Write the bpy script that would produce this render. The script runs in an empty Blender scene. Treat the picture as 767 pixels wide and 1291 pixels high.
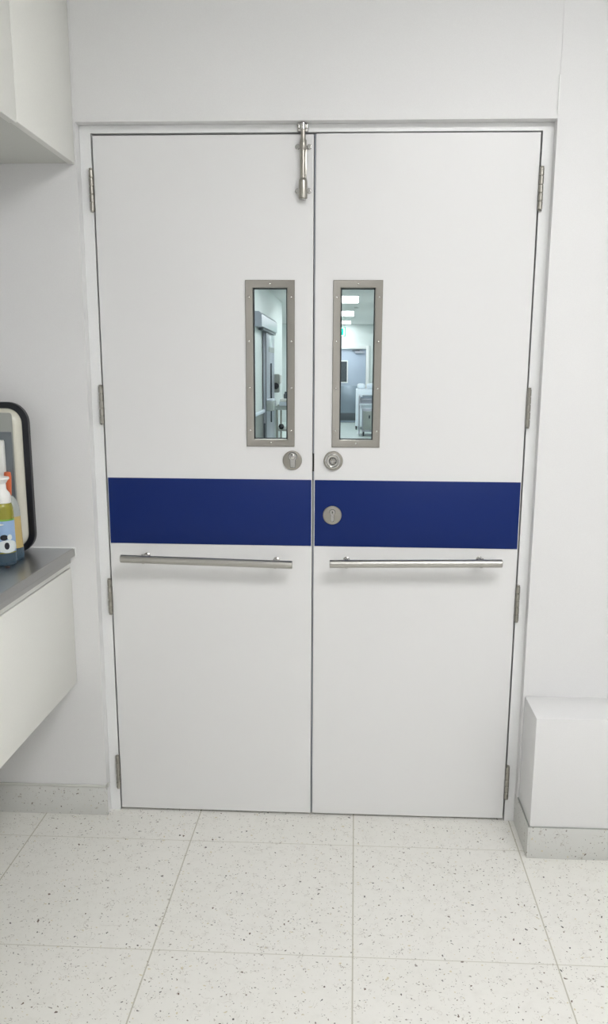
import bpy, bmesh, math, random
from mathutils import Vector, Matrix
random.seed(4)
C = bpy.context.scene.collection
PI = math.pi

# ------------------------------------------------------------------ materials
def srgb(r, g, b):
    f = lambda c: (c/255/12.92) if c/255 <= .04045 else ((c/255+.055)/1.055)**2.4
    return (f(r), f(g), f(b), 1)

def mat(name, col, rough=.5, metal=0., emit=None, estr=0., trans=0., ior=1.45, spec=.5, bump=0., bscale=200., coat=0.):
    m = bpy.data.materials.new(name); m.use_nodes = True
    nt = m.node_tree; p = nt.nodes['Principled BSDF']
    p.inputs['Base Color'].default_value = col
    p.inputs['Roughness'].default_value = rough
    p.inputs['Metallic'].default_value = metal
    p.inputs['IOR'].default_value = ior
    p.inputs['Transmission Weight'].default_value = trans
    p.inputs['Specular IOR Level'].default_value = spec
    p.inputs['Coat Weight'].default_value = coat
    if emit:
        p.inputs['Emission Color'].default_value = emit
        p.inputs['Emission Strength'].default_value = estr
    tc = nt.nodes.new('ShaderNodeTexCoord')
    no = nt.nodes.new('ShaderNodeTexNoise'); no.inputs['Scale'].default_value = bscale
    nt.links.new(tc.outputs['Object'], no.inputs['Vector'])
    if bump:
        b = nt.nodes.new('ShaderNodeBump'); b.inputs['Strength'].default_value = bump
        b.inputs['Distance'].default_value = .001
        nt.links.new(no.outputs['Fac'], b.inputs['Height']); nt.links.new(b.outputs['Normal'], p.inputs['Normal'])
    # slight tonal mottling so no surface is a dead flat colour
    mx = nt.nodes.new('ShaderNodeMix'); mx.data_type = 'RGBA'; mx.blend_type = 'MULTIPLY'
    mr = nt.nodes.new('ShaderNodeMapRange'); mr.inputs['To Min'].default_value = .96; mr.inputs['To Max'].default_value = 1.03
    nt.links.new(no.outputs['Fac'], mr.inputs['Value'])
    mx.inputs[0].default_value = 1.; mx.inputs[6].default_value = col
    nt.links.new(mr.outputs['Result'], mx.inputs[7]); nt.links.new(mx.outputs[2], p.inputs['Base Color'])
    return m

def brushed(name, col, rough=.32, axis=0, amount=.12):
    m = mat(name, col, rough, 1.)
    nt = m.node_tree; p = nt.nodes['Principled BSDF']
    tc = nt.nodes.new('ShaderNodeTexCoord'); mp = nt.nodes.new('ShaderNodeMapping')
    s = [900, 900, 900]; s[axis] = 12
    mp.inputs['Scale'].default_value = s
    n = nt.nodes.new('ShaderNodeTexNoise'); n.inputs['Scale'].default_value = 1.; n.inputs['Detail'].default_value = 2
    nt.links.new(tc.outputs['Object'], mp.inputs['Vector']); nt.links.new(mp.outputs['Vector'], n.inputs['Vector'])
    r = nt.nodes.new('ShaderNodeMapRange')
    r.inputs['To Min'].default_value = rough-amount; r.inputs['To Max'].default_value = rough+amount
    nt.links.new(n.outputs['Fac'], r.inputs['Value']); nt.links.new(r.outputs['Result'], p.inputs['Roughness'])
    b = nt.nodes.new('ShaderNodeBump'); b.inputs['Strength'].default_value = .06; b.inputs['Distance'].default_value = .001
    nt.links.new(n.outputs['Fac'], b.inputs['Height']); nt.links.new(b.outputs['Normal'], p.inputs['Normal'])
    return m

TX, TY, TS = .143, -.178, .510       # one joint crossing, tile pitch
def speckle(name, base, base2, joints=True, dens=1.0):
    """off-white vinyl with dark flecks, fine curls and a few ochre patches; square tile joints"""
    m = bpy.data.materials.new(name); m.use_nodes = True
    nt = m.node_tree; p = nt.nodes['Principled BSDF']; N = nt.nodes.new; L = nt.links.new
    p.inputs['Roughness'].default_value = .42
    p.inputs['Specular IOR Level'].default_value = .4
    tc = N('ShaderNodeTexCoord')
    def math_(op, a, b=None, c=None):
        n = N('ShaderNodeMath'); n.operation = op
        for i, v in enumerate((a, b, c)):
            if v is None: continue
            if isinstance(v, (int, float)): n.inputs[i].default_value = v
            else: L(v, n.inputs[i])
        return n.outputs[0]
    def mix(f, a, b):
        n = N('ShaderNodeMix'); n.data_type = 'RGBA'
        if isinstance(f, float): n.inputs[0].default_value = f
        else: L(f, n.inputs[0])
        for i, v in ((6, a), (7, b)):
            if isinstance(v, tuple): n.inputs[i].default_value = v
            else: L(v, n.inputs[i])
        return n.outputs[2]
    def noise(scale, det=2, vec=None, rough=.5):
        n = N('ShaderNodeTexNoise'); n.inputs['Scale'].default_value = scale; n.inputs['Detail'].default_value = det
        n.inputs['Roughness'].default_value = rough
        L(vec or tc.outputs['Object'], n.inputs['Vector']); return n
    # warped coordinates make the flecks irregular
    wn = noise(55, 1)
    vs = N('ShaderNodeVectorMath'); vs.operation = 'SUBTRACT'; L(wn.outputs['Color'], vs.inputs[0]); vs.inputs[1].default_value = (.5, .5, .5)
    vm = N('ShaderNodeVectorMath'); vm.operation = 'SCALE'; L(vs.outputs[0], vm.inputs[0]); vm.inputs['Scale'].default_value = .018
    va = N('ShaderNodeVectorMath'); va.operation = 'ADD'; L(tc.outputs['Object'], va.inputs[0]); L(vm.outputs[0], va.inputs[1])
    def flecks(scale, radius, keep, stretch=(1, 1, 1), off=0.):
        mp = N('ShaderNodeMapping'); mp.inputs['Scale'].default_value = stretch; mp.inputs['Location'].default_value = (off, off*1.7, off*.6)
        L(va.outputs[0], mp.inputs['Vector'])
        v = N('ShaderNodeTexVoronoi'); v.inputs['Scale'].default_value = scale
        L(mp.outputs['Vector'], v.inputs['Vector'])
        sp = N('ShaderNodeSeparateColor'); L(v.outputs['Color'], sp.inputs[0])
        k = math_('LESS_THAN', sp.outputs[0], keep*dens)
        rr = math_('MULTIPLY_ADD', sp.outputs[1], radius*.7, radius*.45)
        d = math_('LESS_THAN', v.outputs['Distance'], rr)
        return math_('MULTIPLY', k, d), sp.outputs[2]
    g = noise(3.5, 3)
    col = mix(g.outputs['Fac'], base, base2)
    g2 = noise(28, 4, rough=.7)
    mr = N('ShaderNodeMapRange'); mr.inputs['From Min'].default_value = .5; mr.inputs['From Max'].default_value = .85; mr.inputs['To Max'].default_value = .4
    L(g2.outputs['Fac'], mr.inputs['Value']); col = mix(mr.outputs['Result'], col, srgb(206, 204, 196))
    # ochre tinted small spots
    f, c = flecks(62, .17, .20, (1, 1.4, 1), 3.1); col = mix(math_('MULTIPLY', f, .75), col, srgb(202, 190, 150))
    f, c = flecks(90, .18, .26, (1.6, 1, 1), 7.7); col = mix(math_('MULTIPLY', f, .6), col, srgb(165, 158, 146))
    # thin curls: iso line of a noise where another noise allows it
    n1 = noise(70, 0, va.outputs[0]); n2 = noise(31, 0)
    d = math_('LESS_THAN', math_('ABSOLUTE', math_('SUBTRACT', n1.outputs['Fac'], .5)), .012)
    k = math_('GREATER_THAN', n2.outputs['Fac'], .62)
    col = mix(math_('MULTIPLY', math_('MULTIPLY', d, k), .6), col, srgb(150, 140, 128))
    # mid and dark flecks
    f, c = flecks(62, .17, .26, (1, 1.5, 1), 11.3); col = mix(math_('MULTIPLY', f, .75), col, srgb(120, 112, 104))
    f, c = flecks(50, .165, .24, (1.4, 1, 1), 19.9); col = mix(math_('MULTIPLY', f, .9), col, mix(c, srgb(46, 46, 50), srgb(92, 70, 52)))
    f, c = flecks(105, .17, .20, (1, 1.8, 1), 27.7); col = mix(math_('MULTIPLY', f, .8), col, srgb(104, 98, 92))
    f, c = flecks(88, .17, .17, (1.9, 1, 1), 35.1); col = mix(math_('MULTIPLY', f, .85), col, srgb(84, 80, 76))
    if joints:
        sx = N('ShaderNodeSeparateXYZ'); L(tc.outputs['Object'], sx.inputs[0])
        for ax, o, w, kk in ((0, TX, .0036, .75), (1, TY, .0030, .5)):
            u = math_('DIVIDE', math_('SUBTRACT', sx.outputs[ax], o-TS/2), TS)
            fr = math_('ABSOLUTE', math_('SUBTRACT', math_('FRACT', u), .5))
            line = math_('LESS_THAN', fr, w/2/TS)
            col = mix(math_('MULTIPLY', line, kk), col, srgb(176, 172, 154))
    L(col, p.inputs['Base Color'])
    return m

M = {}
M['wall'] = mat('white_wall_paint', srgb(228, 228, 228), .45, bump=.05, bscale=350)
M['frame'] = mat('white_frame_enamel', srgb(235, 236, 236), .3)
M['door'] = mat('white_door_laminate', srgb(230, 230, 230), .34, bump=.03, bscale=500)
M['cab'] = mat('white_cabinet_laminate', srgb(232, 232, 226), .32)
M['carcass'] = mat('grey_white_carcass', srgb(205, 206, 200), .5)
M['ceil'] = mat('ceiling_white', srgb(225, 227, 225), .7)
M['sealant'] = mat('white_sealant_and_highlight', srgb(240, 242, 240), .4)
M['blue'] = mat('navy_blue_kick_sheet', srgb(18, 42, 106), .42, spec=.25, bump=.06, bscale=400)
M['steel'] = brushed('brushed_steel', srgb(186, 184, 179), .34, 0)
M['steel_z'] = brushed('brushed_steel_upright', srgb(172, 168, 160), .3, 2)
M['nickel'] = mat('satin_nickel', srgb(168, 165, 157), .30, 1.)
M['polished'] = mat('polished_chrome', srgb(196, 195, 192), .14, 1.)
M['bench'] = mat('bench_steel', srgb(188, 190, 192), .30, 1.)
M['lipsteel'] = mat('edge_steel', srgb(186, 186, 184), .42, 1.)
M['trimsteel'] = mat('vision_trim_steel', srgb(166, 163, 156), .33, 1., bscale=900)
M['gasket'] = mat('black_gasket', srgb(40, 44, 48), .5)
M['dark'] = mat('dark_gap', srgb(50, 50, 48), .7)
M['strip'] = mat('grey_meeting_strip', srgb(158, 164, 172), .45)
M['glass'] = mat('vision_glass', (.96, .992, .985, 1), .0, trans=1., ior=1.2)
M['black'] = mat('black_rubber', srgb(24, 26, 32), .32)
M['cream'] = mat('cream_plastic', srgb(214, 212, 198), .16, coat=.4)
M['greyplastic'] = mat('grey_plastic_panel', srgb(160, 163, 158), .3)
M['greydark'] = mat('slate_plastic_panel', srgb(112, 119, 124), .3)
M['white_plastic'] = mat('white_plastic', srgb(238, 238, 234), .28)
M['soap'] = mat('yellow_green_soap', srgb(176, 172, 70), .1, trans=.35)
M['amber'] = mat('amber_liquid', srgb(222, 196, 128), .15, trans=.25)
M['clear'] = mat('clear_bluish_plastic', srgb(96, 122, 140), .08, trans=.55, ior=1.4)
M['cloudy'] = mat('cloudy_clear_plastic', srgb(206, 212, 208), .2, trans=.4)
M['label'] = mat('pale_blue_label', srgb(152, 180, 214), .35)
M['labelwhite'] = mat('white_label_shape', srgb(225, 232, 232), .35)
M['labelblack'] = mat('black_label_shape', srgb(22, 24, 34), .35)
M['green'] = mat('green_label_line', srgb(120, 176, 70), .35)
M['orange'] = mat('orange_plastic', srgb(216, 110, 68), .4)
M['crumb'] = mat('brown_crumb', srgb(58, 44, 40), .5)
M['lamp'] = mat('lamp_diffuser', (1, 1, 1, 1), .6, emit=(1, .992, .988, 1), estr=17.2)
M['lamp_hall'] = mat('hall_lamp_diffuser', (1, 1, 1, 1), .6, emit=(.95, .985, 1, 1), estr=8.5)
M['hallwall'] = mat('hall_wall_paint', srgb(222, 229, 228), .5)
M['hallfloor'] = mat('hall_floor_vinyl', srgb(205, 216, 212), .3)
M['halldoor'] = mat('pale_blue_grey_door', srgb(176, 188, 206), .4)
M['kick'] = mat('steel_kick_plate', srgb(140, 152, 164), .3, .7)
M['slate'] = mat('slate_metal', srgb(84, 90, 96), .4, .6)
M['exitgreen'] = mat('lit_exit_green', srgb(0, 150, 90), .4, emit=(.0, .55, .3, 1), estr=2.5)
M['exitwhite'] = mat('lit_exit_white', (1, 1, 1, 1), .4, emit=(.85, 1, .93, 1), estr=4.)
M['lavender'] = mat('lavender_grey_metal', srgb(176, 178, 190), .3, .5)
M['linen'] = mat('white_linen', srgb(228, 236, 246), .8)
M['floor'] = speckle('speckled_vinyl_floor', srgb(234, 233, 228), srgb(229, 228, 221), dens=1.35)
M['skirt'] = speckle('speckled_vinyl_skirting', srgb(214, 214, 210), srgb(206, 207, 204), joints=False, dens=1.3)

# ------------------------------------------------------------------ mesh helpers
def BM(): return bmesh.new()
def box(bm, x0, x1, y0, y1, z0, z1, bev=0., seg=2):
    mtx = Matrix.Translation(((x0+x1)/2, (y0+y1)/2, (z0+z1)/2)) @ Matrix.Diagonal((x1-x0, y1-y0, z1-z0, 1))
    r = bmesh.ops.create_cube(bm, size=1, matrix=mtx)
    if bev:
        es = list({e for v in r['verts'] for e in v.link_edges})
        bmesh.ops.bevel(bm, geom=es, offset=bev, segments=seg, profile=.5, affect='EDGES')
    return bm
def rot_to(d):
    return Vector((0, 0, 1)).rotation_difference(Vector(d).normalized()).to_matrix().to_4x4()
def lathe(bm, prof, loc=(0, 0, 0), axis=(0, 0, 1), n=32):
    """prof = [(radius, height)]; radius 0 closes"""
    T = Matrix.Translation(loc) @ rot_to(axis)
    rings = []
    for r, h in prof:
        if r <= 1e-6: rings.append([bm.verts.new(T @ Vector((0, 0, h)))])
        else: rings.append([bm.verts.new(T @ Vector((r*math.cos(2*PI*i/n), r*math.sin(2*PI*i/n), h))) for i in range(n)])
    for a, b in zip(rings, rings[1:]):
        for i in range(n):
            j = (i+1) % n
            if len(a) == 1 and len(b) == 1: continue
            if len(a) == 1: bm.faces.new((a[0], b[i], b[j]))
            elif len(b) == 1: bm.faces.new((a[i], b[0], a[j]))
            else: bm.faces.new((a[i], b[i], b[j], a[j]))
    for rg, fl in ((rings[0], True), (rings[-1], False)):
        if len(rg) > 1: bm.faces.new(rg if fl else rg[::-1])
    return bm
def cyl(bm, p0, p1, r, n=24, bev=0.):
    d = Vector(p1)-Vector(p0); h = d.length
    pr = [(r-bev, 0), (r, bev), (r, h-bev), (r-bev, h)] if bev else [(r, 0), (r, h)]
    return lathe(bm, pr, p0, d, n)
def prism(bm, pts, f, depth):
    """pts = closed 2-D outline, f maps (u, v, w) to a point, w runs 0..depth"""
    a = [bm.verts.new(f(u, v, 0)) for u, v in pts]; b = [bm.verts.new(f(u, v, depth)) for u, v in pts]
    bm.faces.new(a); bm.faces.new(b[::-1])
    for i in range(len(pts)):
        j = (i+1) % len(pts); bm.faces.new((a[i], b[i], b[j], a[j]))
    return bm
def rrect(x0, x1, z0, z1, r, n=8):
    o = []
    for cx, cz, a0 in ((x1-r, z1-r, 0), (x0+r, z1-r, 90), (x0+r, z0+r, 180), (x1-r, z0+r, 270)):
        for k in range(n+1):
            a = math.radians(a0+90*k/n); o.append((cx+r*math.cos(a), cz+r*math.sin(a)))
    return o
def obj(name, bm, m, parent=None, smooth=True, world=True):
    bmesh.ops.remove_doubles(bm, verts=bm.verts, dist=1e-7)
    bmesh.ops.recalc_face_normals(bm, faces=bm.faces)
    me = bpy.data.meshes.new(name); bm.to_mesh(me); bm.free()
    me.materials.append(m)
    if smooth:
        for p in me.polygons: p.use_smooth = True
        me.set_sharp_from_angle(angle=math.radians(32))
    o = bpy.data.objects.new(name, me); C.objects.link(o)
    if parent:
        o.parent = parent
        o.matrix_parent_inverse = world_of(parent).inverted()
    return o
def world_of(o):
    m = o.matrix_basis.copy()
    return m if o.parent is None else world_of(o.parent) @ o.matrix_parent_inverse @ m
def tag(o, label=None, cat=None, group=None, kind=None):
    for k, v in (('label', label), ('category', cat), ('group', group), ('kind', kind)):
        if v: o[k] = v
    return o
def thing(name, label, cat, loc, group=None):
    o = bpy.data.objects.new(name, None); C.objects.link(o); o.location = loc; o.empty_display_size = .05
    return tag(o, label, cat, group)
def struct(name, bm, m, parent=None, label=None):
    return tag(obj(name, bm, m, parent), label, kind='structure' if parent is None else None)

# ------------------------------------------------------------------ key dimensions
YW = -.035            # front of the wall; the door leaves stand at y = 0
XO = .671             # half width of the structural opening
ZO = 2.125            # its head
XR, XL = 1.75, -1.36  # side walls
YB = -4.3             # back of the room
ZC = 2.75             # ceiling
HX0, HX1, HY1 = -1.29, .72, 21.55   # hall behind the doors
HZ = 2.7

# ------------------------------------------------------------------ room shell
struct('floor', box(BM(), XL-.1, XR+.1, YB-.1, .12, -.06, 0), M['floor'])
struct('ceiling', box(BM(), XL-.1, XR+.1, YB-.1, .1, ZC, ZC+.08), M['ceil'])
b = BM()
box(b, XL-.1, -XO, YW, .1, 0, ZC)
box(b, XO-.002, XR+.1, YW, .1, 0, ZC)
box(b, -XO-.001, XO-.002, YW+.0015, .1, ZO, ZC)
struct('wall_back', b, M['wall'])
struct('wall_left', box(BM(), XL-.1, XL, YB, YW, 0, ZC), M['wall'])
struct('wall_right', box(BM(), XR, XR+.1, YB, YW, 0, ZC), M['wall'])
struct('wall_front', box(BM(), XL-.1, XR+.1, YB-.1, YB, 0, ZC), M['wall'])
# boxing at the foot of the wall, right of the doors
b = BM(); box(b, .6745, XR-.001, -.211, YW-.0005, 0.0005, .450, .0025)
struct('trim_1', b, M['wall'], label='white boxed ledge along the foot of the wall right of the doors')
# painted highlight: white strip along the joint above the head, right
struct('trim_2', box(BM(), .6665, .6705, YW-.0015, YW, ZO+.012, 2.235, .0007), M['sealant'], label='thin white strip painting a highlight on the wall joint above the frame')
# skirtings
def skirting(x0, x1, y0, y1, name, extra=None):
    b = BM(); box(b, x0, x1, y0, y1, 0, .098, .0012)
    o = struct(name, b, M['skirt']); return o
sk = skirting(XL, -.669, YW-.006, YW, 'baseboard_left')
b = BM(); box(b, XL, -.673, YW-.009, YW, .0985, .1065, .0035, 3)
# turned-up end of the capping
lathe(b, [(0, 0), (.0035, .0015), (.0045, .008), (.0035, .017), (0, .019)], (-.669, YW-.0045, .0975), (.25, 0, 1), 12)
obj('capping', b, M['carcass'], sk)
b = BM(); box(b, .6685, .6745, -.217, 0-.003, 0, .101, .0012); box(b, .6745, XR, -.217, -.211, 0, .101, .0012)
sk2 = struct('baseboard_right', b, M['skirt'])
b = BM(); box(b, .670, .6745, -.2155, -.004, .101, .1035, .0008); box(b, .6745, XR, -.2155, -.211, .101, .1035, .0008)
obj('capping', b, M['greyplastic'], sk2)

# ------------------------------------------------------------------ door frame
fr = tag(bpy.data.objects.new('trim_3', None), 'white enamelled metal frame around the double doors', kind='structure'); C.objects.link(fr)
XD, ZD = .6385, 2.1035      # inside of the frame
for s in (-1, 1):
    pts = [(XD, 0.), (XO-.0005, 0.), (XO-.0005, ZO-.0005), (XD, ZD)]
    b = BM(); prism(b, pts, lambda u, v, w: Vector((s*u, w, v)), .1)
    obj('jamb', b, M['frame'], fr)
    b = BM(); box(b, min(s*(XD-.014), s*XD), max(s*(XD-.014), s*XD), .0475, .09, 0, ZD-.014); obj('door_stop', b, M['dark'], fr)  # stops coloured dark to paint the shade in the gaps round the leaves
b = BM(); prism(b, [(-XD, ZD), (XD, ZD), (XO-.0005, ZO-.0005), (-XO+.0005, ZO-.0005)], lambda u, v, w: Vector((u, w, v)), .1)
obj('head_jamb', b, M['frame'], fr)
obj('door_stop', box(BM(), -XD, XD, .0475, .09, ZD-.014, ZD), M['dark'], fr)
# keeper for the bolt, screwed to the head of the frame
b = BM()
box(b, -.0455, -.0155, -.006, 0, 2.1035, 2.1250, .0012)
cyl(b, (-.0305, -.0155, 2.1050), (-.0305, -.0155, 2.1245), .0088, 20, .001)
for sx in (-1, 1): cyl(b, (-.0305+sx*.0115, -.012, 2.110), (-.0305+sx*.0115, -.012, 2.1235), .0042, 16, .0008)
box(b, -.037, -.024, -.0155, -.003, 2.107, 2.1225, .001)
kp = obj('bolt_keeper', b, M['polished'], fr); kp['label'] = 'chrome bolt keeper'

# ------------------------------------------------------------------ the two door leaves
LH = {-1: (-.6335, .0000), 1: (.0060, .6335)}
ZB0 = .0075
ZTOP = {-1: 2.0975, 1: 2.0995}
BAND = (.9135, 1.1195)
VP = {-1: (-.199, -.0535), 1: (.0590, .2035)}
VPZ = (1.2200, 1.7040)
FW = .0225   # width of the vision frame
def ring_panel(bm, x0, x1, z0, z1, hx0, hx1, hz0, hz1, y0, y1, bev):
    """leaf with a rectangular hole, built as a frame of quads"""
    xs, zs = (x0, hx0, hx1, x1), (z0, hz0, hz1, z1)
    V = {}
    for k, y in enumerate((y0, y1)):
        for i in range(4):
            for j in range(4): V[i, j, k] = bm.verts.new((xs[i], y, zs[j]))
    for i in range(3):
        for j in range(3):
            if i == 1 and j == 1: continue
            bm.faces.new([V[i, j, 0], V[i+1, j, 0], V[i+1, j+1, 0], V[i, j+1, 0]])
            bm.faces.new([V[i, j, 1], V[i, j+1, 1], V[i+1, j+1, 1], V[i+1, j, 1]])
    for i in range(3):
        bm.faces.new([V[i, 0, 0], V[i, 0, 1], V[i+1, 0, 1], V[i+1, 0, 0]]); bm.faces.new([V[i, 3, 0], V[i+1, 3, 0], V[i+1, 3, 1], V[i, 3, 1]])
        bm.faces.new([V[0, i, 0], V[0, i+1, 0], V[0, i+1, 1], V[0, i, 1]]); bm.faces.new([V[3, i, 0], V[3, i, 1], V[3, i+1, 1], V[3, i+1, 0]])
    bm.faces.new([V[1, 1, 0], V[1, 2, 0], V[1, 2, 1], V[1, 1, 1]]); bm.faces.new([V[2, 1, 0], V[2, 1, 1], V[2, 2, 1], V[2, 2, 0]])
    bm.faces.new([V[1, 1, 0], V[1, 1, 1], V[2, 1, 1], V[2, 1, 0]]); bm.faces.new([V[1, 2, 0], V[2, 2, 0], V[2, 2, 1], V[1, 2, 1]])
    es = [e for e in bm.edges if all(abs(v.co.y-y0) < 1e-6 for v in e.verts) and
          (all(abs(v.co.x-x0) < 1e-6 for v in e.verts) or all(abs(v.co.x-x1) < 1e-6 for v in e.verts)
           or all(abs(v.co.z-z0) < 1e-6 for v in e.verts) or all(abs(v.co.z-z1) < 1e-6 for v in e.verts))]
    bmesh.ops.bevel(bm, geom=es, offset=bev, segments=3, profile=.5, affect='EDGES')

def vision_frame(parent, x0, x1, z0, z1):
    w = FW; b = BM()
    # mitred four-piece trim: flat face sloping up from the inner edge to a rounded outer lip
    prof = [(0, 0.), (0, -.0035), (.0015, -.005), (w-.004, -.0035), (w-.0012, -.0025), (w, 0.), (w, .012), (w-.003, .012), (w-.003, .0)]
    cs = [(x0, z0, 1, 1), (x1, z0, -1, 1), (x1, z1, -1, -1), (x0, z1, 1, -1)]
    rings = []
    for cx, cz, sx, sz in cs:
        rings.append([b.verts.new((cx+sx*d, y, cz+sz*d)) for d, y in prof])
    # break the surface along every mitre so that each piece shades by itself
    n = len(prof)
    for i in range(4):
        A, B = rings[i], rings[(i+1) % 4]
        for k in range(n):
            b.faces.new((A[k], A[(k+1) % n], B[(k+1) % n], B[k]))
    vf = obj('vision_frame', b, M['trimsteel'], parent)
    ix0, ix1, iz0, iz1 = x0+w, x1-w, z0+w, z1-w
    b = BM()
    g = .003
    for bx in ((ix0-.001, ix0+g, iz0-.001, iz1+.001), (ix1-g, ix1+.001, iz0-.001, iz1+.001)): box(b, bx[0], bx[1], .004, .012, bx[2], bx[3])
    for bz in ((iz0-.001, iz0+g), (iz1-g, iz1+.001)): box(b, ix0, ix1, .004, .012, bz[0], bz[1])
    obj('gasket', b, M['gasket'], vf)
    sc = BM(); proto = None
    pts = [((x0+x1)/2, z0+w/2), ((x0+x1)/2, z1-w/2)]
    for f in (.10, .36, .64, .90):
        for x in (x0+w/2-.001, x1-w/2+.001): pts.append((x, z0+(z1-z0)*f))
    for (x, z) in pts:
        if proto is None:
            sc = BM(); lathe(sc, [(.0027, 0), (.0027, .0004), (.0016, .0011), (0, .0013)], (0, 0, 0), (0, -1, 0), 12)
            proto = obj('screw', sc, M['polished'], vf); proto.location = (x, -.0045, z)
        else:
            c = proto.copy(); C.objects.link(c); c.parent = vf; c.matrix_parent_inverse = proto.matrix_parent_inverse; c.location = (x, -.0045, z)
    b = BM(); box(b, ix0+.0005, ix1-.0005, .013, .019, iz0+.0005, iz1-.0005)
    gl = obj('glass_pane', b, M['glass'], parent, smooth=False)

def hinge(parent, s, zc):
    x = s*.6400
    b = BM(); n = 5; h = .112; z0 = zc-h/2; seg = h/n
    for k in range(n):
        cyl(b, (x, -.0065, z0+k*seg+.0010), (x, -.0065, z0+(k+1)*seg-.0010), .0064, 20, .0008)
    cyl(b, (x, -.0065, z0-.002), (x, -.0065, z0+h+.002), .0040, 16, .0005)
    cyl(b, (x, -.0065, z0-.0035), (x, -.0065, z0), .0058, 16, .0012); cyl(b, (x, -.0065, z0+h), (x, -.0065, z0+h+.0035), .0058, 16, .0012)
    box(b, x-.0022, x+.0022, -.006, .012, z0+.001, z0+h-.001)
    return obj('hinge', b, M['nickel'], parent)

def pull_bar(parent, xa, za, xb, zb, posts):
    b = BM(); y = -.056
    A, B = Vector((xa, y, za)), Vector((xb, y, zb))
    cyl(b, A, B, .0122, 32, .0012)
    pb = obj('pull_handle', b, M['steel'], parent)
    for px in posts:
        t = (px-xa)/(xb-xa); z = za+(zb-za)*t
        b = BM()
        lathe(b, [(.0105, 0), (.0105, .003), (.0075, .005), (.0075, .044)], (px, 0, z), (0, -1, 0), 24)
        # clamping collar that shows above and below the bar
        lathe(b, [(.010, 0), (.0115, .003), (.0115, .020), (.0085, .026)], (px, -.027, z), (0, -1, 0), 24)
        cyl(b, (px, -.048, z-.0145), (px, -.048, z+.0145), .0060, 16, .001)
        obj('post', b, M['polished'], pb)
    return pb

def escutcheon(parent, x, z, kind):
    b = BM()
    r = .0292
    lathe(b, [(r, 0), (r, .0045), (r-.0015, .0062), (r-.005, .0068), (0, .0070)], (x, 0, z), (0, -1, 0), 48)
    e = obj('lock_escutcheon', b, M['nickel'], parent)
    Y = -.0069
    if kind == 'cover':     # keyhole shaped raised swing cover
        b = BM(); pts = []
        for k in range(25):
            a = math.radians(-50+280*k/24); pts.append((x+.0015+.0120*math.cos(a), z+.0115+.0120*math.sin(a)))
        pts += [(x-.0050, z-.020), (x+.0085, z-.021)]
        prism(b, pts, lambda u, v, w: Vector((u, Y-w, v)), .0030)
        c = obj('keyhole_cover', b, M['polished'], e)
        b = BM(); q = [((u-x-.0015)*1.0, (v-z)*1.0) for u, v in pts]
        prism(b, [(x+.0015+u*1.12, z+v*1.07) for u, v in q], lambda u, v, w: Vector((u, Y-w, v)), .0006); obj('cover_shade_outline', b, M['slate'], e)  # thin dark sheet paints the shade of a groove round the cover
        lathe_b = BM(); lathe(lathe_b, [(.0085, 0), (.0085, .001), (.0070, .0032), (.0035, .0042), (0, .0044)], (x+.0012, Y-.0028, z+.0120), (0, -1, 0), 24)
        obj('cover_boss', lathe_b, M['polished'], e)
    elif kind == 'knob':    # concentric turn button
        b = BM(); lathe(b, [(.0235, 0), (.0235, .006), (.0218, .009), (.0190, .0100), (.0180, .0075), (.0150, .0065), (.0120, .0065), (.0100, .0100), (.0060, .0135), (0, .0140)], (x-.0012, Y, z), (0, -1, 0), 40)
        obj('turn_button', b, M['polished'], e)
        b = BM()
        for k in range(4):
            a = PI/4+PI/2*k; cyl(b, (x-.0012+.0058*math.cos(a), Y-.0105, z+.0058*math.sin(a)), (x-.0012+.0058*math.cos(a), Y-.0140, z+.0058*math.sin(a)), .0028, 12, .0006)
        obj('button_lug', b, M['nickel'], e)
    else:                   # euro cylinder
        b = BM(); pts = []
        for k in range(25):
            a = math.radians(-60+300*k/24); pts.append((x+.0005+.0085*math.cos(a), z+.0095+.0085*math.sin(a)))
        pts += [(x-.0040, z+.001), (x-.0040, z-.0165), (x+.0005, z-.020), (x+.0050, z-.0165), (x+.0050, z+.001)]
        prism(b, pts, lambda u, v, w: Vector((u, Y-w, v)), .0022)
        c = obj('cylinder_body', b, M['polished'], e)
        b = BM(); prism(b, [(x+(u-x)*1.14, z+(v-z)*1.07) for u, v in pts], lambda u, v, w: Vector((u, Y-w, v)), .0006); obj('cylinder_shade_outline', b, M['slate'], e)  # dark outline sheet, groove shade painted round the cylinder
        b = BM(); lathe(b, [(.0062, 0), (.0062, .0012), (.0050, .0020), (0, .0020)], (x+.0005, Y-.002, z+.0100), (0, -1, 0), 24); obj('cylinder_plug', b, M['polished'], e)
        b = BM(); lathe(b, [(.0019, 0), (.0019, .0008), (0, .0008)], (x+.0010, Y-.0038, z+.0108), (0, -1, 0), 16); box(b, x-.0001, x+.0013, Y-.0046, Y-.0038, z+.0055, z+.0110); obj('keyhole', b, M['dark'], e)
    return e

leaves = {}
for s, nm, lab in ((-1, 'door_1', 'white left door leaf with a tower bolt, a narrow vision panel and a blue band'),
                   (1, 'door_2', 'white right door leaf with two lock discs, a narrow vision panel and a blue band')):
    x0, x1 = LH[s]; v0, v1 = VP[s]
    b = BM(); ring_panel(b, x0, x1, ZB0, ZTOP[s], v0+.012, v1-.012, VPZ[0]+.012, VPZ[1]-.012, 0., .044, .0014)
    d = tag(obj(nm, b, M['door'], smooth=False), lab, kind='structure'); leaves[s] = d
    b = BM(); box(b, x0+.0022, x1-.0022, -.0022, -.0001, BAND[0], BAND[1], .0011)
    k = obj('protection_band', b, M['blue'], d); k['label'] = 'navy blue protection band'
    vision_frame(d, v0, v1, *VPZ)
    for zc in (1.950, 1.341, .741, .139): hinge(d, s, zc)
pull_bar(leaves[-1], -.587, .8755, -.0565, .8650, (-.518, -.110))
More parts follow.
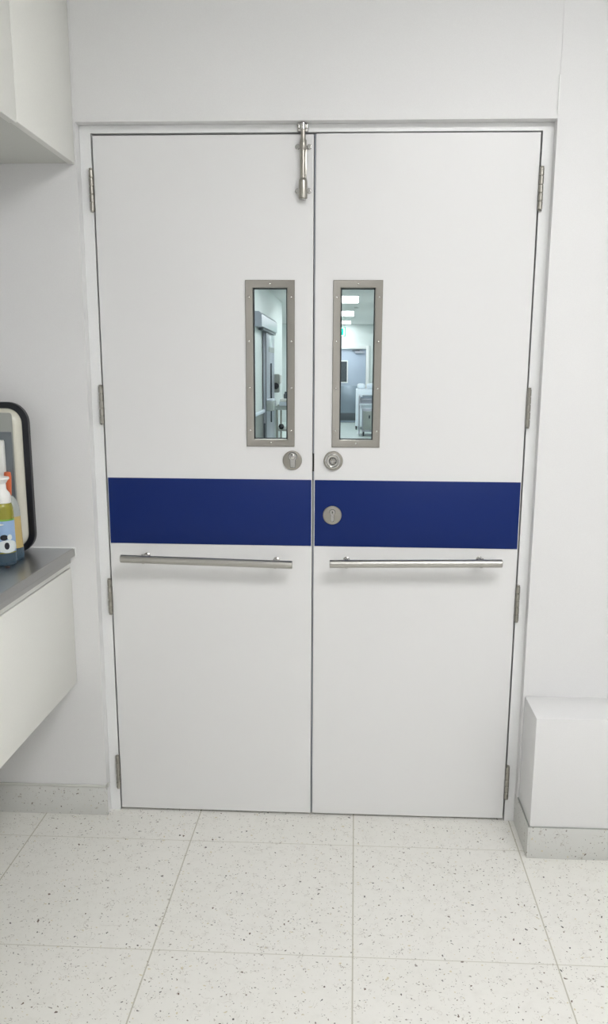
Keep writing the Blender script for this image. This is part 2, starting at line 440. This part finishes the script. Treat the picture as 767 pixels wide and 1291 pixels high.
pull_bar(leaves[1], .0575, .8700, .5785, .8800, (.1085, .5175))
escutcheon(leaves[-1], -.0605, 1.1785, 'cover')
escutcheon(leaves[1], .0640, 1.1785, 'knob')
escutcheon(leaves[1], .0625, 1.0115, 'cylinder')
b = BM(); box(b, .0020, .0057, .0050, .0430, ZB0, ZTOP[1]-.001, .0003); box(b, .0003, .0020, .0320, .0430, ZB0, ZTOP[-1]-.001); ms = obj('meeting_strip', b, M['strip'], leaves[1]); ms['label'] = 'pale grey meeting strip in the gap'  # rear piece added to keep hall light from leaking through the gap
b = BM(); box(b, .0002, .0058, .0045, .0055, 1.145, 1.200); obj('latch_face', b, M['dark'], ms)
# tower bolt near the top of the left leaf
bx = -.0295
b = BM()
box(b, bx-.0095, bx+.0095, -.0035, -.0002, 1.925, 2.082, .001)
lathe(b, [(.0105, 0), (.0122, .002), (.0126, .020), (.0120, .046), (.0112, .052), (.0085, .056)], (bx, -.0160, 1.923), (0, 0, 1), 28)
lathe(b, [(.0080, 0), (.0102, .005), (.0104, .018), (.0086, .024), (.0080, .029)], (bx, -.0160, 2.052), (0, 0, 1), 28)
tb = obj('tower_bolt', b, M['nickel'], leaves[-1]); tb['label'] = 'satin nickel tower bolt'
b = BM()
cyl(b, (bx, -.0160, 1.955), (bx, -.0160, 2.108), .0068, 24, .001)
obj('bolt_rod', b, M['steel_z'], tb)
b = BM()
lathe(b, [(.0085, 0), (.0095, .002), (.0095, .010), (.0080, .012)], (bx, -.0160, 1.9215), (0, 0, 1), 24)
obj('bolt_end_cap', b, M['polished'], tb)
for z, n_ in ((1.947, 0), (2.064, 1)):
    b = BM()
    for sx in (-1, 1):
        lathe(b, [(.0072, 0), (.0072, .002), (.0058, .0032), (.0030, .0036), (0, .0028)], (bx+sx*.0165, -.0003, z), (0, -1, 0), 20)
    obj('fixing_ear', b, M['polished'], tb)

# ------------------------------------------------------------------ wall cabinet, upper left
XU, ZU = -.676, 2.0165
cb = thing('wall_cabinet', 'white wall cabinet hung high on the left, reaching to the back wall', 'cabinet', (-1.02, -.9, ZU))
YE = -2.1
b = BM(); box(b, XL+.001, XU-.0195, YE, YW-.001, ZU, ZC-.002); obj('cabinet_body', b, M['carcass'], cb)
for k, (ya, yb) in enumerate(((-.4515, YW-.0015), (-.8690, -.4545), (-1.2865, -.8720), (-1.704, -1.2895), (-2.1, -1.707))):
    b = BM(); box(b, XU-.019, XU, ya, yb, ZU-.006 if k else ZU-.002, ZC-.004, .0010); obj('cabinet_door', b, M['cab'], cb)

# ------------------------------------------------------------------ bench top and the unit under it
ZT = .902
wt = thing('bench_top', 'brushed stainless steel bench top with a turned-down front edge', 'worktop', (-1.05, -.9, .866))
b = BM(); box(b, XL+.001, -.741, YE, YW-.003, ZT-.0016, ZT)
obj('steel_surface', b, M['bench'], wt)
b = BM(); pts = [(-.760, ZT-.0018), (-.741, ZT+.0002), (-.7385, ZT-.001), (-.7352, ZT-.0225), (-.737, ZT-.0240), (-.760, ZT-.0240)]
prism(b, pts, lambda u, v, w: Vector((u, YE+w, v)), YW-.003-YE); obj('front_nosing', b, M['lipsteel'], wt)
b = BM(); prism(b, [(-.770, ZT-.0245), (-.7375, ZT-.0245), (-.7365, ZT-.0370), (-.770, ZT-.0370)], lambda u, v, w: Vector((u, YE+w, v)), YW-.040-YE)
lo = obj('lower_lip', b, M['lipsteel'], wt)
b = BM(); box(b, XL+.001, -.7345, YW-.0035, YW-.0003, ZT-.002, ZT+.0035, .0012); box(b, -.7352, -.7320, YW-.0035, YW-.0003, ZT-.028, ZT+.002, .001)
obj('sealant_bead', b, M['sealant'], wt)

dr = thing('drawer_unit', 'white floating drawer unit hung under the steel bench top', 'drawer unit', (-1.05, -.9, .462))
b = BM(); box(b, XL+.001, -.7695, YE, YW-.001, .4663, .8648); box(b, -.7695, -.7540, YE, YW-.002, .8420, .8648); obj('cabinet_body', b, M['cab'], dr)
for ya, yb in ((-1.05, YW-.0025), (-2.1, -1.053)):
    b = BM(); box(b, -.769, -.750, ya, yb, .4620, .8400, .0010); obj('drawer_front', b, M['cab'], dr)

# ------------------------------------------------------------------ things on the bench
# shallow tub standing on its long edge against the wall, its base towards the room
tub = thing('plastic_tub', 'cream plastic tub with a black rim, stood on edge against the back wall', 'tub', (-.99, -.13, ZT))
tx0, tx1, tz0, tz1, tyr = -1.200, -.8300, ZT, 1.3510, -.105
b = BM()
def loop(ins, y, r, n=10): return [Vector((x, y, z)) for x, z in rrect(tx0+ins, tx1-ins, tz0+ins, tz1-ins, r, n)]
def skin(bm, loops, cap0=False, cap1=False):
    R_ = [[bm.verts.new(p) for p in l] for l in loops]; n = len(R_[0])
    for a, c in zip(R_, R_[1:]):
        for i in range(n): bm.faces.new((a[i], a[(i+1) % n], c[(i+1) % n], c[i]))
    if cap0: bm.faces.new(R_[0])
    if cap1: bm.faces.new(R_[-1][::-1])
    return R_
R_ = skin(b, [loop(.000, tyr+.012, .060), loop(.000, tyr-.003, .060), loop(.002, tyr-.006, .058), loop(.016, tyr-.007, .046), loop(.0185, tyr-.004, .044), loop(.0185, tyr+.012, .044)])
n = len(R_[0])
for i in range(n): b.faces.new((R_[-1][i], R_[-1][(i+1) % n], R_[0][(i+1) % n], R_[0][i]))
rim = obj('rim', b, M['black'], tub); rim['label'] = 'glossy black rim'
b = BM()
skin(b, [loop(.0175, tyr+.009, .044), loop(.0180, tyr-.007, .044), loop(.0215, tyr-.014, .042), loop(.0270, tyr-.020, .040), loop(.0315, tyr-.0235, .038), loop(.036, tyr-.0245, .036)], False, True)
obj('tub_shell', b, M['cream'], tub)
b = BM(); prism(b, rrect(tx0+.038, tx1-.038, tz0+.038, tz1-.030, .008), lambda u, v, w: Vector((u, tyr-.0247-w, v)), .0012)
bp_ = obj('base_panel', b, M['greyplastic'], tub); bp_['label'] = 'smooth grey base panel'
b = BM(); prism(b, [(tx0+.042, tz0+.050), (tx1-.042, tz0+.050), (tx1-.042, 1.266), (tx0+.042, 1.266)], lambda u, v, w: Vector((u, tyr-.0260-w, v)), .0012)
obj('base_inset', b, M['greydark'], bp_)

# carton
ct = thing('carton', 'plain white carton stood upright behind the pump bottle', 'box', (-.92, -.14, ZT))
b = BM(); box(b, -.970, -.8930, -.150, -.1335, ZT, 1.2400, .0012); obj('carton_body', b, M['white_plastic'], ct)
b = BM(); box(b, -.968, -.8940, -.149, -.1345, 1.2400, 1.2430, .001); obj('carton_flap', b, M['cab'], ct)
# orange capped bottle, mostly hidden
ob = thing('squeeze_bottle', 'slim bottle with an orange tapering cap, peeping out behind the pump', 'bottle', (-.893, -.166, ZT))
ox, oy = -.8800, -.1600
b = BM(); lathe(b, [(.0095, 0), (.0105, .003), (.0105, .165), (.009, .178), (.007, .182)], (ox, oy, ZT), (0, 0, 1), 24); obj('bottle_body', b, M['cloudy'], ob)
b = BM(); lathe(b, [(.0070, 0), (.0080, .002), (.0095, .030), (.0105, .056), (.0090, .068), (0, .070)], (ox, oy, ZT+.182), (0, 0, 1), 24); obj('cap', b, M['orange'], ob)
# amber bottle, right
ax, ay = -.8625, -.1985
am = thing('soap_bottle', 'conical clear bottle of amber liquid with a domed shoulder, right of the pump bottle', 'bottle', (ax, ay, ZT))
b = BM(); lathe(b, [(.028, 0), (.0310, .003), (.0315, .012), (.0305, .030), (.0300, .0365)], (ax, ay, ZT), (0, 0, 1), 40); obj('bottle_foot', b, M['clear'], am)
b = BM(); lathe(b, [(.0300, .0368), (.0285, .070), (.0270, .112), (.0268, .128)], (ax, ay, ZT), (0, 0, 1), 40); x_ = obj('liquid_body', b, M['amber'], am); x_['label'] = 'amber liquid'
b = BM(); lathe(b, [(.0270, .1282), (.0266, .142), (.0245, .158), (.0200, .172), (.0130, .182), (.008, .186), (0, .187)], (ax, ay, ZT), (0, 0, 1), 40); obj('shoulder', b, M['cloudy'], am)
# pump bottle
px_, py_ = -.8600, -.2630
pu = thing('pump_bottle', 'pump soap bottle with white pump, yellow-green soap and pale blue label', 'bottle', (px_, py_, ZT))
b = BM(); lathe(b, [(.0285, 0), (.0320, .003), (.0325, .014), (.0320, .030), (.0318, .036)], (px_, py_, ZT), (0, 0, 1), 40); obj('bottle_foot', b, M['clear'], pu)
b = BM(); lathe(b, [(.0318, .0362), (.0315, .055), (.0312, .100), (.0312, .150), (.0305, .163), (.0285, .171), (.0250, .1763)], (px_, py_, ZT), (0, 0, 1), 40); x_ = obj('soap_body', b, M['soap'], pu); x_['label'] = 'yellow-green liquid soap'
b = BM(); lathe(b, [(.0260, 0), (.0272, .002), (.0272, .016), (.0250, .026), (.0190, .034), (.0165, .038), (.0155, .054), (.0215, .063), (.0258, .067), (.0250, .072), (.0100, .075), (0, .075)], (px_, py_, ZT+.1765), (0, 0, 1), 40)
pm = obj('pump_head', b, M['white_plastic'], pu)
b = BM(); cyl(b, (px_, py_, ZT+.241), (px_-.048, py_-.004, ZT+.236), .0052, 16, .001); obj('spout', b, M['white_plastic'], pm)
def wrap(name, m, a0, a1, pts_or_z, r0, parent, zfun=None, n=28):
    """patch of label following the bottle: angles in degrees, heights above the bench"""
    z0, z1 = pts_or_z; bm = BM(); rows = 10; g = []
    def rad(h):
        P = [(.036, .0318), (.055, .0315), (.100, .0312), (.150, .0312)]
        for (h0, q0), (h1, q1) in zip(P, P[1:]):
            if h <= h1: return q0+(q1-q0)*(max(h, h0)-h0)/(h1-h0)
        return .0312
    for k, ro in enumerate((r0, r0+.0006)):
        for i in range(n+1):
            t = i/n; a = math.radians(a0+(a1-a0)*t)
            lo_, hi_ = (z0, z1) if zfun is None else zfun(t, z0, z1)
            for j in range(rows+1):
                h = lo_+(hi_-lo_)*j/rows; r = rad(h)+ro
                g.append(bm.verts.new((px_+r*math.cos(a), py_+r*math.sin(a), ZT+h)))
    N_ = (n+1)*(rows+1)
    for k in (0, 1):
        for i in range(n):
            for j in range(rows):
                q = [g[k*N_+i*(rows+1)+j], g[k*N_+(i+1)*(rows+1)+j], g[k*N_+(i+1)*(rows+1)+j+1], g[k*N_+i*(rows+1)+j+1]]
                bm.faces.new(q if k else q[::-1])
    return obj(name, bm, m, parent)
ell = lambda t, a, c: ((a+c)/2-(c-a)/2*math.sqrt(max(0, 1-(2*t-1)**2)), (a+c)/2+(c-a)/2*math.sqrt(max(0, 1-(2*t-1)**2)))
lb = wrap('label_sheet', M['label'], -175, 10, (.040, .128), .0004, pu)
wrap('label_line', M['green'], -175, 10, (.1285, .1325), .0004, lb)
wrap('label_shape', M['labelwhite'], -105, 5, (.038, .074), .0011, lb, ell)
wrap('label_shape', M['labelwhite'], -170, -115, (.045, .072), .0011, lb, ell)
wrap('label_shape', M['labelblack'], -66, -42, (.048, .068), .0018, lb, ell, 14)
wrap('label_shape', M['labelblack'], -84, -46, (.074, .090), .0011, lb, ell, 14)
wrap('label_shape', M['labelwhite'], -50, -26, (.074, .090), .0018, lb, ell, 14)
wrap('label_shape', M['labelwhite'], -112, -62, (.116, .122), .0011, lb, ell, 14)
# little dark brown crumb in front of the bottles
b = BM(); lathe(b, [(.0060, 0), (.0075, .0012), (.0070, .0035), (.0040, .0045), (0, .0047)], (-.8370, -.3050, ZT+.0002), (0, 0, 1), 20)
tag(obj('bench_crumb', b, M['crumb']), 'tiny dark brown crumb lying on the steel in front of the bottles', 'stopper')

# ------------------------------------------------------------------ the hall seen through the vision panels
struct('floor_hall', box(BM(), -3.2, 1.0, .12, HY1+.1, -.06, -.0005), M['hallfloor'])
struct('ceiling_hall', box(BM(), -3.2, 1.0, .1, HY1+.1, HZ, HZ+.08), M['ceil'])
b = BM(); box(b, HX0-.1, HX0, .1, 14.0, 0, HZ); box(b, -3.2, HX0-.1, 13.9, 14.0, 0, HZ); box(b, -3.2, -3.1, 14.0, HY1, 0, HZ)
struct('wall_hall_left', b, M['hallwall'])
struct('wall_hall_right', box(BM(), HX1, HX1+.1, .1, HY1, 0, HZ), M['hallwall'])
DX0, DX1, DZ = -1.35, .405, 2.03
b = BM(); box(b, -3.2, DX0, HY1, HY1+.1, 0, HZ); box(b, DX1, HX1+.1, HY1, HY1+.1, 0, HZ); box(b, DX0, DX1, HY1, HY1+.1, DZ, HZ)
struct('wall_hall_end', b, M['hallwall'])
b = BM(); box(b, DX1, DX1+.09, HY1-.05, HY1, 0, DZ+.09, .006); box(b, DX0-.09, DX0, HY1-.05, HY1, 0, DZ+.09, .006); box(b, DX0, DX1, HY1-.05, HY1, DZ, DZ+.09, .006)
struct('trim_4', b, M['frame'], label='white frame around the doors at the far end of the hall')
YD = HY1+.015
mid = (DX0+DX1)/2
for nm, xa, xb, wx in (('door_3', mid+.003, DX1-.004, (-.300, -.125)), ('door_4', DX0+.004, mid-.003, (-.85, -.68))):
    b = BM(); box(b, xa, xb, YD, YD+.045, .008, DZ-.003, .002)
    d = struct(nm, b, M['halldoor'], label='pale blue-grey door at the far end of the hall, ' + ('right leaf' if nm == 'door_3' else 'left leaf'))
    b = BM(); box(b, xa+.01, xb-.01, YD-.004, YD-.0005, .02, 1.02, .0015); kp = obj('kick_plate', b, M['kick'], d)
    b = BM(); box(b, xa+.12, xb-.20, YD-.008, YD-.0042, .06, .27, .001); obj('lower_plate', b, M['slate'], kp)
    b = BM(); w0, w1 = wx; z0, z1, t = 1.13, 1.69, .03
    box(b, w0-t, w0, YD-.008, YD-.0005, z0-t, z1+t); box(b, w1, w1+t, YD-.008, YD-.0005, z0-t, z1+t); box(b, w0, w1, YD-.008, YD-.0005, z0-t, z0); box(b, w0, w1, YD-.008, YD-.0005, z1, z1+t)
    wf = obj('window_surround', b, M['frame'], d)
    b = BM(); box(b, w0, w1, YD-.004, YD-.0006, z0, z1); obj('dark_pane', b, M['slate'], wf)
    b = BM(); box(b, xb-.30, xb-.05, YD-.05, YD-.0005, 1.91, 1.97, .004) if nm == 'door_3' else box(b, xa+.05, xa+.30, YD-.05, YD-.0005, 1.91, 1.97, .004)
    cl = obj('door_closer', b, M['lavender'], d)
    b = BM(); xx = xb-.28 if nm == 'door_3' else xa+.28
    sg = -1 if nm == 'door_3' else 1
    box(b, min(xx, xx+sg*.0)-.10, xx+.10, YD-.045, YD-.02, 1.975, 2.0, .003); obj('closer_arm', b, M['slate'], cl)
# end wall bumper / ceiling line details
def panel_light(name, x0, x1, y0, y1, z, m, label, group):
    t = thing(name, label, 'ceiling light', ((x0+x1)/2, (y0+y1)/2, z), group)
    b = BM(); f = .018
    for q in ((x0-f, x0, y0-f, y1+f), (x1, x1+f, y0-f, y1+f), (x0, x1, y0-f, y0), (x0, x1, y1, y1+f)): box(b, q[0], q[1], q[2], q[3], z-.010, z-.0003)
    obj('frame', b, M['frame'], t)
    b = BM(); box(b, x0, x1, y0, y1, z-.006, z-.0003); obj('diffuser', b, m, t)
    return t
hl = [(.155, 12.45, 13.95, 'nearest and largest of the three lit panels in the hall ceiling'), (.060, 16.2, 17.95, 'middle one of the three lit panels in the hall ceiling'), (-.035, 19.85, 21.35, 'farthest and smallest of the three lit panels in the hall ceiling')]
for xr, ya, yb, lab in hl: panel_light('ceiling_light', xr-.75, xr, ya, yb, HZ, M['lamp_hall'], lab, 'hall ceiling lights')
for ya in (1.2, 5.0, 8.7): panel_light('ceiling_light', -.45, .15, ya, ya+1.5, HZ, M['lamp_hall'], 'rectangular lit panel nearer the doors in the hall ceiling', 'near hall ceiling lights')
panel_light('ceiling_light', -2.6, -2.0, 17., 18.4, HZ, M['lamp_hall'], 'lit panel in the ceiling of the side bay left of the hall', None)
# smoke detector
sd = thing('smoke_detector', 'small round detector on the hall ceiling between two lit panels', 'smoke detector', (.12, 15.2, HZ))
b = BM(); lathe(b, [(.04, 0), (.045, .008), (.04, .02), (.025, .028), (0, .03)], (.12, 15.2, HZ-.0003), (0, 0, -1), 24); obj('housing', b, M['frame'], sd)
# exit sign hanging across the hall
ex = thing('exit_sign', 'green lit exit sign with a white running figure, hung from the hall ceiling', 'exit sign', (-.36, 20.0, 2.35))
exx0, exx1, exz0, exz1, exy = -.62, -.150, 2.285, 2.53, 19.6
b = BM(); box(b, exx0, exx1, exy, exy+.05, exz0, exz1, .006)
for hx in (-.52, -.25): cyl(b, (hx, exy+.025, exz1-.002), (hx, exy+.025, HZ-.0005), .008, 10)
obj('housing', b, M['frame'], ex)
b = BM(); box(b, exx0+.012, exx1-.012, exy-.004, exy-.0005, exz0+.012, exz1-.012); fc = obj('sign_face', b, M['exitgreen'], ex)
b = BM(); yy = exy-.0045
def flat(pts): prism(b, pts, lambda u, v, w: Vector((u, yy-w, v)), .002)
# open doorway at right with a running figure entering it
flat([(-.250, 2.305), (-.185, 2.305), (-.185, 2.510), (-.250, 2.510), (-.250, 2.495), (-.200, 2.495), (-.200, 2.320), (-.250, 2.320)])
lathe(b, [(.017, 0), (.017, .002)], (-.300, yy, 2.480), (0, -1, 0), 16)
flat([(-.330, 2.455), (-.300, 2.462), (-.285, 2.400), (-.315, 2.385)])
flat([(-.300, 2.455), (-.262, 2.425), (-.245, 2.440), (-.250, 2.425), (-.265, 2.410), (-.305, 2.435)])
flat([(-.330, 2.455), (-.365, 2.425), (-.355, 2.400), (-.345, 2.405), (-.348, 2.425), (-.320, 2.440)])
flat([(-.300, 2.395), (-.285, 2.400), (-.262, 2.360), (-.268, 2.318), (-.282, 2.318), (-.280, 2.355)])
flat([(-.315, 2.390), (-.298, 2.392), (-.322, 2.345), (-.362, 2.335), (-.362, 2.350), (-.332, 2.358)])
flat([(-.600, 2.400), (-.545, 2.455), (-.545, 2.420), (-.430, 2.420), (-.430, 2.380), (-.545, 2.380), (-.545, 2.345)])
obj('pictogram', b, M['exitwhite'], fc)
# sliding door on the left wall with its track hood
hd = thing('track_hood', 'stainless steel hood over the sliding door track on the left hall wall', 'door hood', (HX0, 10.5, 2.04))
b = BM(); prism(b, [(HX0+.001, 2.24), (HX0+.07, 2.24), (HX0+.11, 2.20), (HX0+.11, 2.04), (HX0+.001, 2.04)], lambda u, v, w: Vector((u, 9.43+w, v)), 2.30)
obj('hood_cover', b, M['lavender'], hd)
b = BM(); box(b, HX0+.02, HX0+.09, 9.8, 11.7, 2.005, 2.0395, .002); obj('track_rail', b, M['slate'], hd)
d = struct('door_5', box(BM(), HX0+.015, HX0+.055, 10.43, 11.80, .01, 2.003, .003), M['lavender'], label='lavender-grey sliding door leaf on the left hall wall')
b = BM(); box(b, HX0+.0555, HX0+.075, 11.15, 11.19, .62, 1.55, .004); obj('door_handle', b, M['slate'], d)
b = BM(); box(b, HX0+.0553, HX0+.060, 10.9, 11.75, 1.72, 1.80); obj('cross_band', b, M['greyplastic'], d)
b = BM(); box(b, HX0+.0553, HX0+.062, 10.42, 10.47, .01, 2.0); obj('leading_edge', b, M['slate'], d)
# crash rail
cr = thing('crash_rail', 'white crash rail on the left hall wall before the sliding door', 'crash rail', (HX0, 9.6, .8))
b = BM(); box(b, HX0+.012, HX0+.045, 8.2, 10.40, .81, .86, .008); obj('rail', b, M['linen'], cr)
b = BM(); box(b, HX0+.0005, HX0+.0115, 8.2, 10.40, .02, .79, .002); obj('wall_guard', b, M['greyplastic'], cr)
b = BM(); box(b, HX0+.046, HX0+.07, 10.18, 10.24, .02, .66, .002); obj('upright', b, M['slate'], cr)
# wipes canister-like steel holder
wd = thing('glove_box_holder', 'clear and steel holder fixed to the sliding door at bench height', 'holder', (HX0+.08, 10.6, .82))
b = BM(); box(b, HX0+.0552, HX0+.17, 10.45, 10.85, .83, .98, .01); obj('holder_body', b, M['cloudy'], wd)
b = BM(); box(b, HX0+.06, HX0+.16, 10.47, 10.83, .981, 1.01, .006); obj('white_insert', b, M['linen'], wd)
# soap dispenser
sp_ = thing('soap_dispenser', 'grey and white hand soap dispenser on the left hall wall', 'dispenser', (HX0, 12.2, 1.1))
b = BM(); box(b, HX0+.0005, HX0+.12, 12.0, 12.16, 1.07, 1.38, .02, 3); obj('dispenser_body', b, M['greyplastic'], sp_)
b = BM(); lathe(b, [(.055, 0), (.055, .01), (.03, .018), (0, .018)], (HX0+.06, 11.9995, 1.18), (0, -1, 0), 24); obj('dispenser_window', b, M['black'], sp_)
b = BM(); box(b, HX0+.121, HX0+.15, 12.0, 12.16, 1.22, 1.36, .008); obj('push_lever', b, M['white_plastic'], sp_)
# wash trolley with a white lid box on it
tr = thing('steel_trolley', 'steel trolley with an under-shelf beside the left hall wall', 'trolley', (-.99, 12.6, 0))
ta, tb_ = 12.25, 13.1
b = BM(); box(b, -1.255, -.70, ta, tb_, .80, .835, .006); box(b, -1.25, -.705, ta+.01, tb_-.01, .765, .80); obj('tray_top', b, M['cloudy'], tr)
b = BM(); box(b, -1.24, -.72, ta+.02, tb_-.02, .40, .425, .004); obj('under_shelf', b, M['steel'], tr)
for lx in (-1.235, -.725):
    for ly in (ta+.03, tb_-.03):
        b = BM(); cyl(b, (lx, ly, .10), (lx, ly, .765), .016, 14); lg = obj('leg', b, M['steel_z'], tr)
        b = BM(); cyl(b, (lx-.012, ly, .048), (lx+.012, ly, .048), .048, 18, .006); box(b, lx-.018, lx+.018, ly-.02, ly+.02, .05, .10, .004); obj('caster', b, M['black'], lg)
bx_ = thing('lidded_box', 'white lidded box on top of the steel trolley', 'box', (-1.0, 12.6, .835))
b = BM(); box(b, -1.20, -.76, 12.30, 12.85, .8355, .905, .01); obj('box_body', b, M['linen'], bx_)
b = BM(); box(b, -1.19, -.75, 12.29, 12.86, .906, .955, .01); obj('lid', b, M['white_plastic'], bx_)
b = BM(); lathe(b, [(.035, 0), (.035, .07), (.018, .09), (.014, .12), (0, .12)], (-1.10, 12.45, .9555), (0, 0, 1), 18)
tag(obj('small_bottle', b, M['slate']), 'small dark bottle on the lidded box', 'bottle')
b = BM(); lathe(b, [(0, 0), (.035, .012), (.05, .05), (.035, .088), (0, .10)], (-1.165, 12.32, .4255), (0, 0, 1), 18)
tag(obj('dark_ball', b, M['black']), 'round dark ball on the under-shelf of the steel trolley', 'ball')
# medical cart at the right wall of the hall
mc = thing('medical_cart', 'grey metal medical cart on black casters against the right hall wall', 'cart', (.42, 17.2, 0))
b = BM(); box(b, .285, .690, 16.5, 17.3, .10, .62, .012); obj('cart_body', b, M['lavender'], mc)
b = BM(); box(b, .305, .67, 16.488, 16.4995, .14, .56, .006); dd = obj('cart_door', b, M['cloudy'], mc)
b = BM(); box(b, .43, .46, 16.470, 16.4875, .40, .47, .003); obj('catch', b, M['slate'], dd)
b = BM(); box(b, .22, .70, 16.42, 17.4, .69, .725, .008); box(b, .25, .69, 16.5, 17.35, .62, .69); obj('cart_top', b, M['linen'], mc)
b = BM(); box(b, .20, .235, 16.45, 17.4, .06, .90, .006); obj('side_panel', b, M['lavender'], mc)
b = BM(); box(b, .21, .70, 16.5, 17.4, .80, .83, .004); box(b, .24, .69, 16.55, 17.35, .726, .799); obj('upper_shelf', b, M['lavender'], mc)
for cx_ in (.32, .64):
    for cy_ in (16.56, 17.22):
        b = BM(); cyl(b, (cx_-.012, cy_, .045), (cx_+.012, cy_, .045), .045, 18, .006); box(b, cx_-.02, cx_+.02, cy_-.02, cy_+.02, .045, .101, .004); obj('caster', b, M['black'], mc)
b = BM(); box(b, .245, .69, 16.6, 17.3, .8308, .87, .015); box(b, .28, .66, 16.65, 17.2, .871, .90, .012)
tag(obj('folded_linen', b, M['kick']), 'folded grey drapes on the upper shelf of the medical cart', 'linen')
# second tall cart further on
tc2 = thing('tall_cart', 'tall white cart with black casters standing beyond the medical cart', 'cart', (.4, 19.0, 0))
b = BM(); box(b, .135, .66, 18.6, 19.5, .09, 1.0, .02); obj('cart_body', b, M['linen'], tc2)
for cy_ in (18.68, 19.42):
    for cx_ in (.155, .62):
        b = BM(); cyl(b, (cx_-.014, cy_, .045), (cx_+.014, cy_, .045), .045, 18, .006); box(b, cx_-.02, cx_+.02, cy_-.02, cy_+.02, .045, .091, .004); obj('caster', b, M['black'], tc2)
for nm, xa, xb, lab in (('pillow', .165, .365, 'plump white bag on the tall cart, the left of two'), ('pillow', .40, .62, 'plump white bag on the tall cart, the right of two')):
    b = BM(); box(b, xa, xb, 18.65, 19.1, 1.0005, 1.13, .055, 5); tag(obj(nm, b, M['linen']), lab, 'bag', 'white bags on the tall cart')

# ------------------------------------------------------------------ room lights (recessed panels, behind and above the viewer)
panel_light('ceiling_light', .25, 1.45, -2.10, -1.50, ZC, M['lamp'], 'rectangular lit panel in the room ceiling nearer to the blue banded doors', None)
panel_light('ceiling_light', .30, .90, -3.85, -3.25, ZC, M['lamp'], 'rectangular lit panel in the room ceiling farther from the blue banded doors', None)

w = bpy.data.worlds.new('world'); bpy.context.scene.world = w; w.use_nodes = True
w.node_tree.nodes['Background'].inputs[0].default_value = (.9, .95, 1, 1); w.node_tree.nodes['Background'].inputs[1].default_value = .05

# ------------------------------------------------------------------ camera
F, PITCH, YAW, ROLL = 1062.941, .206705, .045957, .006093
cy, sy, cp, sp = math.cos(YAW), math.sin(YAW), math.cos(PITCH), math.sin(PITCH)
fw = Vector((-sy*cp, cy*cp, -sp)); rt = Vector((cy, sy, 0)); up = rt.cross(fw)
c_, s_ = math.cos(ROLL), math.sin(ROLL)
r2 = c_*rt+s_*up; u2 = -s_*rt+c_*up
cam = bpy.data.cameras.new('camera'); co = bpy.data.objects.new('camera', cam); C.objects.link(co)
co.matrix_world = Matrix(((r2.x, u2.x, -fw.x, .128368), (r2.y, u2.y, -fw.y, -2.55836), (r2.z, u2.z, -fw.z, 1.447371), (0, 0, 0, 1)))
cam.sensor_fit = 'VERTICAL'; cam.sensor_height = 24.; cam.lens = 24.*F/1291
cam.shift_x = -(397.676-383.5)/1291; cam.shift_y = (689.588-645.5)/1291
cam.clip_start = .02; cam.clip_end = 100
bpy.context.scene.camera = co
vs = bpy.context.scene.view_settings
vs.view_transform = 'Standard'; vs.look = 'None'; vs.gamma = 1; vs.exposure = 0.; vs.use_curve_mapping = False
